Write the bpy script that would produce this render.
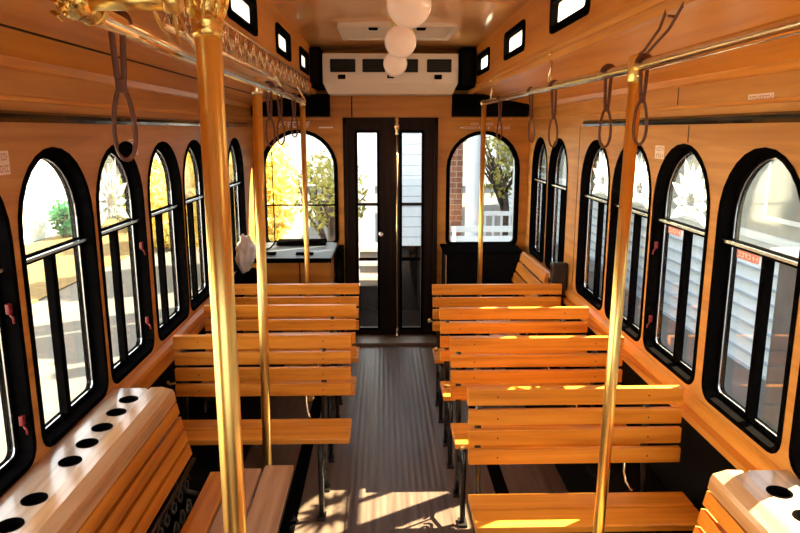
import bpy, bmesh, math, random
from mathutils import Vector, Matrix
from mathutils.geometry import tessellate_polygon
PI = math.pi
random.seed(7)
S = bpy.context.scene
C = S.collection
for o in list(bpy.data.objects):
    bpy.data.objects.remove(o)

# ---------------------------------------------------------------- camera
EYE = 1.87
F_PX = 668.0
PITCH = math.atan(136.5 / F_PX)
YAW = math.atan(17 / (F_PX / math.cos(PITCH)))
cam_data = bpy.data.cameras.new('camera')
cam = bpy.data.objects.new('camera', cam_data); C.objects.link(cam)
cam.location = (0, 0, EYE)
cam.rotation_euler = (PI / 2 - PITCH, 0, -YAW)
cam_data.sensor_width = 36; cam_data.lens = F_PX / 800 * 36
cam_data.clip_start = 0.02; cam_data.clip_end = 200
S.camera = cam

# ---------------------------------------------------------------- sky, sun, exposure
w = bpy.data.worlds.new('sky'); S.world = w; w.use_nodes = True
nt = w.node_tree; nt.nodes.clear()
wo = nt.nodes.new('ShaderNodeOutputWorld'); bg = nt.nodes.new('ShaderNodeBackground')
bg.inputs[0].default_value = (0.93, 0.97, 1.0, 1); bg.inputs[1].default_value = 4.0
nt.links.new(bg.outputs[0], wo.inputs[0])
sd = bpy.data.lights.new('sun', 'SUN'); sun = bpy.data.objects.new('sun', sd); C.objects.link(sun)
sd.energy = 62; sd.angle = math.radians(0.6); sd.color = (1.0, 0.83, 0.52)
sun.rotation_euler = Vector((1.0, 0.60, 0.99)).to_track_quat('Z', 'Y').to_euler()
sun.location = (6, 2, 6)
S.view_settings.view_transform = 'Standard'
S.view_settings.look = 'None'
S.view_settings.gamma = 1
S.view_settings.use_curve_mapping = False
S.view_settings.exposure = 0.05

# ---------------------------------------------------------------- materials
def newmat(name):
    m = bpy.data.materials.new(name); m.use_nodes = True
    return m, m.node_tree, m.node_tree.nodes['Principled BSDF']

def mat(name, col, rough=.5, metal=0, coat=0, emis=None, est=0, noise=0, nscale=30, bump=0, spec=.5):
    m, t, b = newmat(name)
    b.inputs['Base Color'].default_value = (*col, 1)
    b.inputs['Roughness'].default_value = rough
    b.inputs['Metallic'].default_value = metal
    b.inputs['Coat Weight'].default_value = coat
    b.inputs['Specular IOR Level'].default_value = spec
    if emis:
        b.inputs['Emission Color'].default_value = (*emis, 1)
        b.inputs['Emission Strength'].default_value = est
    tc = t.nodes.new('ShaderNodeTexCoord'); n = t.nodes.new('ShaderNodeTexNoise')
    n.inputs['Scale'].default_value = nscale; n.inputs['Detail'].default_value = 4
    t.links.new(tc.outputs['Object'], n.inputs['Vector'])
    if noise:
        r = t.nodes.new('ShaderNodeMapRange')
        r.inputs['To Min'].default_value = 1 - noise; r.inputs['To Max'].default_value = 1 + noise
        r.inputs['From Min'].default_value = .3; r.inputs['From Max'].default_value = .7
        t.links.new(n.outputs['Fac'], r.inputs['Value'])
        mx = t.nodes.new('ShaderNodeVectorMath'); mx.operation = 'SCALE'
        mx.inputs[0].default_value = col
        t.links.new(r.outputs[0], mx.inputs['Scale']); t.links.new(mx.outputs[0], b.inputs['Base Color'])
    if bump:
        bp = t.nodes.new('ShaderNodeBump'); bp.inputs['Strength'].default_value = bump; bp.inputs['Distance'].default_value = .005
        t.links.new(n.outputs['Fac'], bp.inputs['Height']); t.links.new(bp.outputs[0], b.inputs['Normal'])
    return m

def wood(name, dark, mid, light, axis='X', rough=.35, coat=.3, fine=22, long=1.1, bump=.12, spec=.5):
    m, t, b = newmat(name)
    tc = t.nodes.new('ShaderNodeTexCoord'); mp = t.nodes.new('ShaderNodeMapping')
    oi = t.nodes.new('ShaderNodeObjectInfo'); ad = t.nodes.new('ShaderNodeVectorMath'); ad.operation = 'ADD'
    sc = t.nodes.new('ShaderNodeVectorMath'); sc.operation = 'SCALE'; sc.inputs[0].default_value = (37, 23, 11)
    t.links.new(oi.outputs['Random'], sc.inputs['Scale'])
    s = [fine] * 3; s['XYZ'.index(axis)] = long
    mp.inputs['Scale'].default_value = s
    t.links.new(tc.outputs['Object'], ad.inputs[0]); t.links.new(sc.outputs[0], ad.inputs[1])
    t.links.new(ad.outputs[0], mp.inputs['Vector'])
    n = t.nodes.new('ShaderNodeTexNoise'); n.inputs['Scale'].default_value = 1; n.inputs['Detail'].default_value = 6
    n.inputs['Roughness'].default_value = .6; n.inputs['Distortion'].default_value = .5
    t.links.new(mp.outputs[0], n.inputs['Vector'])
    cr = t.nodes.new('ShaderNodeValToRGB')
    e = cr.color_ramp.elements
    e[0].position = .28; e[0].color = (*dark, 1); e[1].position = .72; e[1].color = (*light, 1)
    k = e.new(.5); k.color = (*mid, 1)
    t.links.new(n.outputs['Fac'], cr.inputs[0]); t.links.new(cr.outputs[0], b.inputs['Base Color'])
    b.inputs['Roughness'].default_value = rough; b.inputs['Coat Weight'].default_value = coat
    b.inputs['Coat Roughness'].default_value = .2; b.inputs['Specular IOR Level'].default_value = spec
    bp = t.nodes.new('ShaderNodeBump'); bp.inputs['Strength'].default_value = bump; bp.inputs['Distance'].default_value = .002
    t.links.new(n.outputs['Fac'], bp.inputs['Height']); t.links.new(bp.outputs[0], b.inputs['Normal'])
    return m

def glassmat(name, tint, refl=.08, rough=.02, frost=0):
    m = bpy.data.materials.new(name); m.use_nodes = True; t = m.node_tree; t.nodes.clear()
    out = t.nodes.new('ShaderNodeOutputMaterial'); tr = t.nodes.new('ShaderNodeBsdfTransparent')
    gl = t.nodes.new('ShaderNodeBsdfGlossy'); mx = t.nodes.new('ShaderNodeMixShader')
    lw = t.nodes.new('ShaderNodeLayerWeight'); lw.inputs['Blend'].default_value = .5
    pw = t.nodes.new('ShaderNodeMath'); pw.operation = 'POWER'; pw.inputs[1].default_value = 5
    fr = t.nodes.new('ShaderNodeMath'); fr.operation = 'MULTIPLY_ADD'; fr.inputs[1].default_value = .9; fr.inputs[2].default_value = refl * .3
    t.links.new(lw.outputs['Facing'], pw.inputs[0]); t.links.new(pw.outputs[0], fr.inputs[0])
    tr.inputs[0].default_value = (*tint, 1); gl.inputs['Roughness'].default_value = rough
    t.links.new(fr.outputs[0], mx.inputs[0]); t.links.new(tr.outputs[0], mx.inputs[1]); t.links.new(gl.outputs[0], mx.inputs[2])
    last = mx.outputs[0]
    if frost:
        d = t.nodes.new('ShaderNodeBsdfTranslucent'); d.inputs[0].default_value = (.9, .93, .93, 1)
        d2 = t.nodes.new('ShaderNodeBsdfDiffuse'); d2.inputs[0].default_value = (.8, .83, .83, 1)
        m0 = t.nodes.new('ShaderNodeMixShader'); m0.inputs[0].default_value = .4
        t.links.new(d.outputs[0], m0.inputs[1]); t.links.new(d2.outputs[0], m0.inputs[2])
        m2 = t.nodes.new('ShaderNodeMixShader'); m2.inputs[0].default_value = frost
        t.links.new(last, m2.inputs[1]); t.links.new(m0.outputs[0], m2.inputs[2]); last = m2.outputs[0]
    t.links.new(last, out.inputs[0])
    return m

SLAT = wood('varnished_oak_slats', (.46, .135, .010), (.72, .25, .022), (.85, .345, .045), 'X', .36, .12, spec=.3)
SLATY = wood('varnished_oak_slats_lengthwise', (.46, .135, .010), (.72, .25, .022), (.85, .345, .045), 'Y', .36, .12, spec=.3)
WALLW = wood('oak_wall_panel', (.44, .175, .035), (.60, .26, .06), (.70, .34, .09), 'Y', .45, .06, 16, .9, spec=.3)
TRIMW = wood('oak_trim', (.58, .21, .03), (.76, .31, .05), (.85, .38, .08), 'Y', .34, .12, spec=.4)
COVEW = wood('oak_cove_board', (.56, .19, .018), (.76, .30, .035), (.85, .38, .055), 'Y', .40, .1, 9, .6, spec=.3)
REARW = wood('oak_rear_panel', (.46, .165, .022), (.64, .25, .036), (.73, .31, .05), 'X', .4, .06, 10, 1, spec=.3)
LEDGEW = wood('worn_ledge_wood_sky_sheen', (.42, .26, .16), (.64, .45, .32), (.78, .60, .46), 'Y', .16, .9)  # worn wood, with the sky's reflection put into the pale colour
LEDGEC = wood('worn_cap_wood', (.46, .22, .09), (.66, .36, .17), (.78, .48, .26), 'Y', .2, .6)
SEATW = wood('worn_seat_wood', (.34, .16, .075), (.50, .26, .13), (.60, .34, .19), 'Y', .4, .1, spec=.3)
CEILW = mat('tan_ceiling_laminate', (.86, .47, .17), .28, coat=.4, noise=.08, nscale=3, bump=.1)
BRASS = mat('polished_brass', (.92, .62, .20), .3, 1, noise=.06, nscale=20)
BRASSD = mat('cast_brass', (.90, .58, .17), .22, 1, noise=.3, nscale=60, bump=.6)
STEELB = mat('worn_nickel_brass_rail', (.85, .66, .42), .2, 1, noise=.1, nscale=15)
BLACK = mat('black_rubber_frame', (.004, .0035, .0035), .5, noise=.2, spec=0)
BLACKG = mat('gloss_black_metal', (.01, .009, .008), .18, 0, coat=.5)
IRON = mat('black_cast_iron', (.012, .010, .009), .35, 0, coat=.3, noise=.2, bump=.3)
DARKW = wood('dark_walnut_door', (.010, .004, .002), (.018, .007, .003), (.03, .011, .005), 'Z', .45, 0, spec=.12)
CHROME = mat('bright_aluminium', (.75, .75, .75), .25, 1)
LEATHER = mat('brown_leather', (.13, .038, .016), .45, noise=.2, nscale=60, bump=.3)
FLOORM = None
GLASS = glassmat('window_glass', (.93, .95, .95), .12)
FROST = glassmat('hazed_upper_glass', (.88, .91, .91), .12, .05, .012)
OPAL = glassmat('opal_clerestory_glass', (.9, .9, .9), .12, .1, .93)
ETCH = glassmat('etched_glass_flower', (.95, .95, .95), .1, .2, .85)
ACM = mat('cream_plastic', (.92, .82, .72), .4)
ACV = mat('black_vent', (.01, .009, .008), .6)
GLOBE = mat('opal_glass_globe', (.80, .58, .45), .15, coat=.6, emis=(1, .62, .38), est=.3)
RED = mat('red_release_latch', (.20, .006, .008), .5)
STICK = mat('pale_sticker', (.95, .78, .68), .5)
INK = mat('faded_pink_ink', (.62, .32, .24), .6)
PINKS = mat('pink_and_white_sticker', (.8, .3, .28), .5)
MARK = mat('white_lettering', (.95, .88, .8), .5)
WHITEBAG = mat('white_plastic_bag', (.93, .94, .96), .4)
COUNT = mat('dark_grey_laminate', (.07, .08, .09), .45, spec=.15)
BLKPANEL = mat('black_carpeted_panel', (.006, .005, .005), .9, noise=.3, nscale=200, spec=.05)
SILL = mat('tan_threshold', (.18, .12, .07), .4)

def floormat(name, c1, c2, ribs):
    m, t, b = newmat(name)
    tc = t.nodes.new('ShaderNodeTexCoord'); n = t.nodes.new('ShaderNodeTexNoise'); mp = t.nodes.new('ShaderNodeMapping')
    mp.inputs['Scale'].default_value = (30, 1.5, 1)
    t.links.new(tc.outputs['Object'], mp.inputs[0]); t.links.new(mp.outputs[0], n.inputs['Vector'])
    n.inputs['Scale'].default_value = 1; n.inputs['Detail'].default_value = 5
    cr = t.nodes.new('ShaderNodeValToRGB'); cr.color_ramp.elements[0].position = .35; cr.color_ramp.elements[1].position = .7
    cr.color_ramp.elements[0].color = (*c1, 1); cr.color_ramp.elements[1].color = (*c2, 1)
    t.links.new(n.outputs['Fac'], cr.inputs[0]); t.links.new(cr.outputs[0], b.inputs['Base Color'])
    b.inputs['Roughness'].default_value = .38
    wv = t.nodes.new('ShaderNodeTexWave'); wv.inputs['Scale'].default_value = ribs; wv.bands_direction = 'X'
    t.links.new(tc.outputs['Object'], wv.inputs['Vector'])
    bp = t.nodes.new('ShaderNodeBump'); bp.inputs['Strength'].default_value = .25; bp.inputs['Distance'].default_value = .004
    t.links.new(wv.outputs['Fac'], bp.inputs['Height']); t.links.new(bp.outputs[0], b.inputs['Normal'])
    return m
AISLE = floormat('ribbed_vinyl_aisle', (.085, .055, .042), (.16, .11, .085), 9)
FLOORM = floormat('brown_vinyl_floor', (.10, .065, .048), (.17, .115, .085), 3)

# ---------------------------------------------------------------- mesh helpers
class MB:
    def __init__(s): s.bm = bmesh.new()
    def box(s, x0, x1, y0, y1, z0, z1, bev=0, rot=None, at=None):
        vs = [s.bm.verts.new((x, y, z)) for x in (x0, x1) for y in (y0, y1) for z in (z0, z1)]
        idx = [(0, 1, 3, 2), (4, 6, 7, 5), (0, 4, 5, 1), (2, 3, 7, 6), (0, 2, 6, 4), (1, 5, 7, 3)]
        fs = [s.bm.faces.new([vs[i] for i in f]) for f in idx]
        if rot is not None:
            c = Vector(at) if at else Vector(((x0 + x1) / 2, (y0 + y1) / 2, (z0 + z1) / 2))
            for v in vs: v.co = c + rot @ (v.co - c)
        if bev:
            es = list({e for f in fs for e in f.edges})
            bmesh.ops.bevel(s.bm, geom=es, offset=bev, segments=2, profile=.5, affect='EDGES')
        return s
    def tube(s, pts, r, n=12, caps=True, closed=False, flat=1.0, upv=None):
        pts = [Vector(p) for p in pts]; rings = []
        N = len(pts); up = Vector(upv) if upv else None
        rr = r if isinstance(r, (list, tuple)) else [r] * N
        prev = None
        for i, p in enumerate(pts):
            if closed: d = pts[(i + 1) % N] - pts[i - 1]
            else: d = pts[min(i + 1, N - 1)] - pts[max(i - 1, 0)]
            d.normalize()
            if up is not None: a = up - d * up.dot(d)
            elif prev is None:
                a = Vector((0, 0, 1)) if abs(d.z) < .9 else Vector((1, 0, 0)); a = a - d * a.dot(d)
            else: a = prev - d * prev.dot(d)
            if a.length < 1e-5: a = d.orthogonal()
            a.normalize(); prev = a; b = d.cross(a)
            rings.append([s.bm.verts.new(p + (a * math.cos(2 * PI * k / n) * flat + b * math.sin(2 * PI * k / n)) * rr[i]) for k in range(n)])
        M = N if closed else N - 1
        for i in range(M):
            A, B = rings[i], rings[(i + 1) % N]
            for k in range(n):
                f = s.bm.faces.new((A[k], A[(k + 1) % n], B[(k + 1) % n], B[k])); f.smooth = True
        if caps and not closed:
            s.bm.faces.new(rings[0][::-1]); s.bm.faces.new(rings[-1])
        return s
    def lathe(s, c, prof, n=24, axis='Z'):
        c = Vector(c); rings = []
        R = {'Z': Matrix.Identity(3), 'X': Matrix.Rotation(PI / 2, 3, 'Y'), 'Y': Matrix.Rotation(-PI / 2, 3, 'X')}[axis]
        for r, h in prof:
            rings.append([s.bm.verts.new(c + R @ Vector((max(r, 1e-4) * math.cos(2 * PI * k / n), max(r, 1e-4) * math.sin(2 * PI * k / n), h))) for k in range(n)])
        for A, B in zip(rings, rings[1:]):
            for k in range(n):
                f = s.bm.faces.new((A[k], A[(k + 1) % n], B[(k + 1) % n], B[k])); f.smooth = True
        s.bm.faces.new(rings[0][::-1]); s.bm.faces.new(rings[-1])
        return s
    def plate(s, mapf, outer, holes, a0, a1):
        """polygon with holes in 2D (u,v), extruded between a0 and a1; mapf(u,v,a)->xyz"""
        loops = [outer] + holes
        tri = tessellate_polygon([[Vector((u, v, 0)) for u, v in l] for l in loops])
        flat = [p for l in loops for p in l]
        va = [s.bm.verts.new(mapf(u, v, a0)) for u, v in flat]; vb = [s.bm.verts.new(mapf(u, v, a1)) for u, v in flat]
        for t in tri:
            try:
                s.bm.faces.new([va[i] for i in t]); s.bm.faces.new([vb[i] for i in t][::-1])
            except ValueError: pass
        o = 0
        for l in loops:
            n = len(l)
            for i in range(n):
                j = (i + 1) % n
                s.bm.faces.new((va[o + i], va[o + j], vb[o + j], vb[o + i]))
            o += n
        return s
    def build(s, name, m, parent=None, loc=None, label=None):
        base = Vector(loc) if loc else (wloc(parent) if parent else Vector((0, 0, 0)))
        bmesh.ops.translate(s.bm, verts=s.bm.verts, vec=-base)
        bmesh.ops.recalc_face_normals(s.bm, faces=s.bm.faces)
        me = bpy.data.meshes.new(name); s.bm.to_mesh(me); s.bm.free(); me.materials.append(m)
        o = bpy.data.objects.new(name, me); C.objects.link(o)
        if parent:
            o.parent = parent; o.location = base - wloc(parent)
        else: o.location = base
        if label: o['label'] = label
        return o
def wloc(o):
    v = Vector((0, 0, 0))
    while o: v += Vector(o.location); o = o.parent
    return v
def tag(o, label=None, cat=None, group=None, kind=None):
    if label: o['label'] = label
    if cat: o['category'] = cat
    if group: o['group'] = group
    if kind: o['kind'] = kind
    return o
def thing(name, label, cat, loc, group=None, kind=None):
    o = bpy.data.objects.new(name, None); C.objects.link(o); o.location = loc; o.empty_display_size = .1
    return tag(o, label, cat, group, kind)
def copy_tree(o, parent=None):
    c = o.copy(); C.objects.link(c)
    if parent: c.parent = parent
    for ch in list(o.children): copy_tree(ch, c)
    return c

MX = lambda u, v, a: (a, u, v)      # plates standing in the Y-Z plane
MY = lambda u, v, a: (u, a, v)      # plates standing in the X-Z plane
def arch(y0, y1, z0, z1, rc=.06, inset=0, n=14):
    y0 += inset; y1 -= inset; z0 += inset; z1 -= inset; rc = max(rc - inset, .012)
    r = (y1 - y0) / 2; zc = z1 - r; cy = (y0 + y1) / 2
    pts = [(y0 + rc - rc * math.cos(a), z0 + rc - rc * math.sin(a)) for a in [PI / 2 * (1 - i / 4) for i in range(5)]][::-1]
    pts = []
    for i in range(5):
        a = PI + PI / 2 * i / 4; pts.append((y0 + rc + rc * math.cos(a), z0 + rc + rc * math.sin(a)))
    for i in range(5):
        a = 1.5 * PI + PI / 2 * i / 4; pts.append((y1 - rc + rc * math.cos(a), z0 + rc + rc * math.sin(a)))
    for i in range(n + 1):
        a = PI * i / n; pts.append((cy + r * math.cos(a), zc + r * math.sin(a)))
    return pts
def rrect(y0, y1, z0, z1, rc=.02, inset=0):
    y0 += inset; y1 -= inset; z0 += inset; z1 -= inset; rc = max(rc - inset * .5, .008); pts = []
    for cx, cz, a0 in ((y0 + rc, z0 + rc, PI), (y1 - rc, z0 + rc, 1.5 * PI), (y1 - rc, z1 - rc, 0), (y0 + rc, z1 - rc, .5 * PI)):
        for i in range(4):
            a = a0 + PI / 2 * i / 3; pts.append((cx + rc * math.cos(a), cz + rc * math.sin(a)))
    return pts

# ================================================================ THE CAR SHELL
XL, XR, YB, YF = -1.12, 1.27, 5.87, -1.3
CX = .075
LW = [(.35, .87), (.92, 1.44), (1.49, 2.01), (2.06, 2.585), (2.63, 3.14), (3.21, 3.74), (3.78, 4.31), (4.88, 5.42)]
RW = [(-.35, .17), (.23, .75), (.80, 1.32), (1.37, 1.90), (1.955, 2.485), (2.56, 3.10), (3.14, 3.68), (3.73, 4.27), (4.60, 5.13), (5.18, 5.71)]
ZW0, ZW1, ZBAR = .83, 1.81, 1.46
def struct(o): o['kind'] = 'structure'; return o
# floor
struct(MB().box(XL - .08, XR + .08, YF, YB + .06, -.08, 0).build('floor', FLOORM, loc=(0, 0, 0)))
struct(MB().box(-.19, .335, YF + .1, 5.62, .0, .006).build('trim_1', AISLE, loc=(CX, 2, 0)))
# side walls
for side, X, out, W in (('left', XL, -1, LW), ('right', XR, 1, RW)):
    m = MB()
    m.plate(MX, [(YF, .80), (YB, .80), (YB, 2.10), (YF, 2.10)], [arch(a, b, ZW0, ZW1) for a, b in W], X, X + out * .08)
    struct(m.build('wall_' + side, WALLW, loc=(X, 2, 0)))
    m = MB().box(min(X, X + out * .08), max(X, X + out * .08), YF, YB, 0, .80)
    struct(m.build('wall_lower_' + side, BLKPANEL, loc=(X, 2, 0)))
# wooden rails under the windows (front part stops behind the lengthwise benches)
def run(name, prof, y0, y1, m, sub=None):
    """profile (x,z) extruded along Y"""
    mb = MB(); mb.plate(lambda u, v, a: (u, a, v), prof, [], y0, y1)
    return struct(mb.build(name, m, loc=((prof[0][0]), (y0 + y1) / 2, prof[0][1])))
t = 2
for X, o_, ys in ((XL, 1, 2.62), (XR, -1, 1.91)):
    run('trim_%d' % t, [(X, .695), (X + o_ * .030, .70), (X + o_ * .036, .735), (X + o_ * .006, .742), (X + o_ * .006, .752), (X + o_ * .024, .758), (X + o_ * .024, .785), (X + o_ * .004, .803), (X, .803)], ys, YB, TRIMW); t += 1
    # dark glossy cable trim above the windows
    tag(run('trim_%d' % t, [(X, 1.893), (X + o_ * .012, 1.893), (X + o_ * .02, 1.905), (X + o_ * .02, 1.918), (X + o_ * .012, 1.927), (X, 1.927)], YF, 4.25 if o_ < 0 else YB, BLACKG)); t += 1
    # frieze moulding at the top of the wall
    run('trim_%d' % t, [(X, 2.05), (X + o_ * .015, 2.055), (X + o_ * .03, 2.075), (X + o_ * .04, 2.10), (X, 2.11)], YF, YB, TRIMW); t += 1
    # thin bead
    run('trim_%d' % t, [(X, 1.955), (X + o_ * .008, 1.958), (X + o_ * .008, 1.97), (X, 1.973)], YF, YB, TRIMW); t += 1
for X, y, z0, z1 in ((XR, 4.36, .81, 1.89), (XR, 2.80, 1.82, 1.89), (XR, 2.93, 1.975, 2.05), (XL, 4.6, .81, 1.89), (XR, .2, 1.82, 1.89)):
    struct(MB().box(X - .0015, X + .0015, y - .003, y + .003, z0, z1).build('trim_%d' % t, DARKW, loc=(X, y, z0))); t += 1
# sloping cove boards, clerestory and ceiling
CLX = {-1: -.57, 1: .74}
for s_, X, nm in ((-1, XL, 'left'), (1, XR, 'right')):
    cx = CLX[s_]
    xa, xm = X - s_ * .0, X - s_ * .22
    za, zm, zc = 2.085, 2.115, 2.19
    run('ceiling_cove_' + nm, [(X + s_ * .08, 2.075), (X, 2.075), (xm + s_ * .003, zm), (xm, zm + .006), (xm - s_ * .003, zm), (cx - s_ * .0, zc), (cx + s_ * .0, zc + .03), (X + s_ * .08, 2.14)], YF, YB, COVEW)
    struct(MB().box(xm - .004, xm + .004, YF, YB - .01, zm - .004, zm + .006).build('trim_%d' % t, DARKW, loc=(xm, 2, zm))); t += 1
    # moulding at foot of clerestory
    run('trim_%d' % t, [(cx + s_ * .01, 2.16), (cx - s_ * .012, 2.165), (cx - s_ * .018, 2.19), (cx - s_ * .006, 2.20), (cx - s_ * .012, 2.215), (cx - s_ * .004, 2.235), (cx + s_ * .01, 2.235)], YF, YB, TRIMW); t += 1
    CW = [(.35, .90), (1.45, 2.0), (2.6, 3.16) if s_ < 0 else (2.5, 3.05), (3.75, 4.28) if s_ < 0 else (3.62, 4.18), (4.78, 5.30) if s_ < 0 else (4.79, 5.35)]
    m = MB().plate(MX, [(YF, 2.19), (YB, 2.19), (YB, 2.56), (YF, 2.56)], [rrect(a, b, 2.282, 2.43, .03) for a, b in CW], cx, cx + s_ * .026)
    struct(m.build('wall_clerestory_' + nm, COVEW, loc=(cx, 2, 2.3)))
    for i, (a, b) in enumerate(CW):
        n = 30 + i + (10 if s_ > 0 else 0)
        root = struct(thing('window_%d' % n, None, None, (cx, (a + b) / 2, 2.28)))
        MB().plate(MX, rrect(a - .004, b + .004, 2.278, 2.434, .03), [rrect(a, b, 2.282, 2.43, .03, .026)], cx - s_ * .012, cx + s_ * .03).build('window_frame', BLACK, root)
        MB().plate(MX, rrect(a, b, 2.282, 2.43, .03, .02), [], cx + s_ * .018, cx + s_ * .022).build('pane', OPAL, root)
m = MB(); N = 12; pr = []
for i in range(N + 1):
    x = -.66 + (1.49) * i / N; pr.append((x, 2.505 + .04 * (1 - ((x - CX) / .7) ** 2)))
pr += [(x, z + .04) for x, z in pr[::-1]]
run('ceiling', pr, YF, YB, CEILW)
for y in (1.35, 2.5, 3.65):
    pr2 = [(CX - .63 + 1.26 * i / 8, 2.500 + .04 * (1 - ((-.63 + 1.26 * i / 8) / .7) ** 2)) for i in range(9)]
    run('trim_%d' % t, pr2 + [(x, z + .008) for x, z in pr2[::-1]], y, y + .03, CEILW); t += 1

# rear wall
RWIN = [(-1.045, -.41, .875, 1.86), (.565, 1.18, .865, 1.85)]
DX0, DX1, DZ = -.345, .475, 1.975
# the door opening is cut as a notch from the floor
outer = [(XL - .08, 0), (DX0, 0), (DX0, DZ), (DX1, DZ), (DX1, 0), (XR + .08, 0), (XR + .08, 2.60), (XL - .08, 2.60)]
m = MB().plate(MY, outer, [arch(a, b, c, d, .05) for a, b, c, d in RWIN], YB, YB + .07)
struct(m.build('wall_back', REARW, loc=(0, YB, 0)))
# bead lines on the rear wall
m = MB()
for a, b in ((XL, -.45), (.59, XR)): m.box(a, b, YB - .012, YB, 1.955, 1.972)
struct(MB().box(-.271, -.261, YB - .004, YB, 1.98, 2.155).build('trim_90', DARKW, loc=(-.266, YB, 2))); m.box(-.45, .59, YB - .012, YB, 2.155, 2.17)
struct(m.build('trim_%d' % t, TRIMW, loc=(0, YB, 2))); t += 1
# front wall with windscreen opening
m = MB().plate(MY, [(XL - .08, 0), (XR + .08, 0), (XR + .08, 2.6), (XL - .08, 2.6)], [rrect(XL + .08, XR - .08, .75, 1.98, .08)], YF - .06, YF)
struct(m.build('wall_front', WALLW, loc=(0, YF, 0)))
root = struct(thing('window_60', None, None, (CX, YF, .75)))
MB().plate(MY, rrect(XL + .04, XR - .04, .71, 2.02, .1), [rrect(XL + .1, XR - .1, .77, 1.96, .07)], YF - .07, YF + .012).build('window_frame', BLACK, root)
MB().box(XL + .09, XR - .09, YF - .04, YF - .036, .76, 1.97).build('pane', GLASS, root)

# ---------------------------------------------------------------- side windows
def flower(mb, X, cy, cz, s):
    """palmette etched on the arched pane: petals fanned round a boss"""
    for k in range(11):
        a = -.45 + (PI + .9) * (k / 10) ; L = s * (1 if k % 2 == 0 else .82)
        d = (math.cos(a), math.sin(a)); p = (-d[1], d[0])
        pts = []
        for i in range(9):
            u = i / 8; wd = math.sin(PI * u ** .7) * .115 * s
            pts.append((cy + d[0] * L * (.22 + .78 * u) + p[0] * wd, cz + d[1] * L * (.22 + .78 * u) + p[1] * wd))
        for i in range(7, 0, -1):
            u = i / 8; wd = math.sin(PI * u ** .7) * .115 * s
            pts.append((cy + d[0] * L * (.22 + .78 * u) - p[0] * wd, cz + d[1] * L * (.22 + .78 * u) - p[1] * wd))
        mb.plate(MX, pts, [], X, X + .002)
    for sg in (-1, 1):
        for k in range(2):
            pts = [(X + .001, cy + sg * s * (.12 + .16 * k + .09 * math.cos(a)), cz - s * .18 + s * .1 * math.sin(a)) for a in [2 * PI * i / 10 for i in range(10)]]
            mb.tube(pts, .004, 5, closed=True)
def side_window(n, side, a, b, bloom, mull=.5):
    X, o_ = (XL, -1) if side == 'left' else (XR, 1)
    cy = (a + b) / 2
    root = struct(thing('window_%d' % n, None, None, (X, cy, ZW0)))
    ring = lambda i0, i1, x0, x1: MB().plate(MX, arch(a, b, ZW0, ZW1, .06, i0), [arch(a, b, ZW0, ZW1, .06, i1)], X + o_ * x0, X + o_ * x1)
    fr = ring(-.004, .016, -.005, .075)
    fr.bm.verts.ensure_lookup_table()
    fo = fr.build('window_frame', BLACK, root)
    ring(.015, .030, .04, .07).build('inner_sash', BLACK, root)
    ring(.029, .034, .044, .049).build('glazing_bead', CHROME, root)
    # cross bar with bright edge
    MB().box(min(X + o_ * .022, X + o_ * .06), max(X + o_ * .022, X + o_ * .06), a + .025, b - .025, ZBAR - .016, ZBAR + .008, .003).build('crossbar', BLACK, root)
    x0, x1 = X + o_ * .012, X + o_ * .024
    MB().box(min(x0, x1), max(x0, x1), a + .025, b - .025, ZBAR - .004, ZBAR + .006).build('crossbar_rail', CHROME, root)
    ym = a + (b - a) * mull
    x0, x1 = X + o_ * .026, X + o_ * .058
    MB().box(min(x0, x1), max(x0, x1), ym - .016, ym + .016, ZW0 + .03, ZBAR - .01, .004).build('mullion', BLACK, root)
    x0 = X + o_ * .050
    lo = [p for p in arch(a, b, ZW0, ZW1, .06, .03) if p[1] < ZBAR - .3]
    lo = lo + [(b - .03, ZBAR - .005), (a + .03, ZBAR - .005)]
    MB().plate(MX, lo, [], x0, x0 + o_ * .004).build('pane', GLASS, root)
    up = [(a + .03, ZBAR - .005), (b - .03, ZBAR - .005)] + [p for p in arch(a, b, ZW0, ZW1, .06, .03) if p[1] > ZBAR]
    MB().plate(MX, up, [], x0 - o_ * .002, x0 + o_ * .002).build('pane', FROST, root)
    if bloom:
        f = MB(); flower(f, x0 - o_ * .006, cy, ZBAR + .105, .205); f.build('etched_flower', ETCH, root)
    # red release latches on the far jamb
    for z in ((.98, 1.34) if n in (3, 5, 16) else ()):
        l = MB(); x0 = X + o_ * .012
        l.box(x0 - .007, x0 + .007, b - .040, b - .022, z - .016, z + .016, .003)
        l.tube([(x0 - o_ * .006, b - .036, z - .018), (x0 - o_ * .016, b - .042, z - .026), (x0 - o_ * .018, b - .044, z - .042)], .0035, 8)
        l.build('latch', RED, root)
    return root
for i, (a, b) in enumerate(LW): side_window(1 + i, 'left', a, b, i in (4,), .48)
for i, (a, b) in enumerate(RW): side_window(11 + i, 'right', a, b, i in (5, 6, 7), .47)
# rear windows
for n, (a, b, c, d) in ((21, RWIN[0]), (22, RWIN[1])):
    root = struct(thing('window_%d' % n, None, None, ((a + b) / 2, YB, c)))
    MB().plate(MY, arch(a, b, c, d, .05, -.015), [arch(a, b, c, d, .05, .018)], YB - .01, YB + .06).build('window_frame', BLACK, root)
    MB().plate(MY, arch(a, b, c, d, .05, .015), [], YB + .03, YB + .034).build('pane', GLASS, root)
    if n == 21:
        MB().box(a + .015, b - .015, YB + .018, YB + .03, 1.215, 1.228).box(a + .075, a + .083, YB + .018, YB + .03, c + .02, d - .17).build('glazing_bar', BLACK, root)

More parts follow.
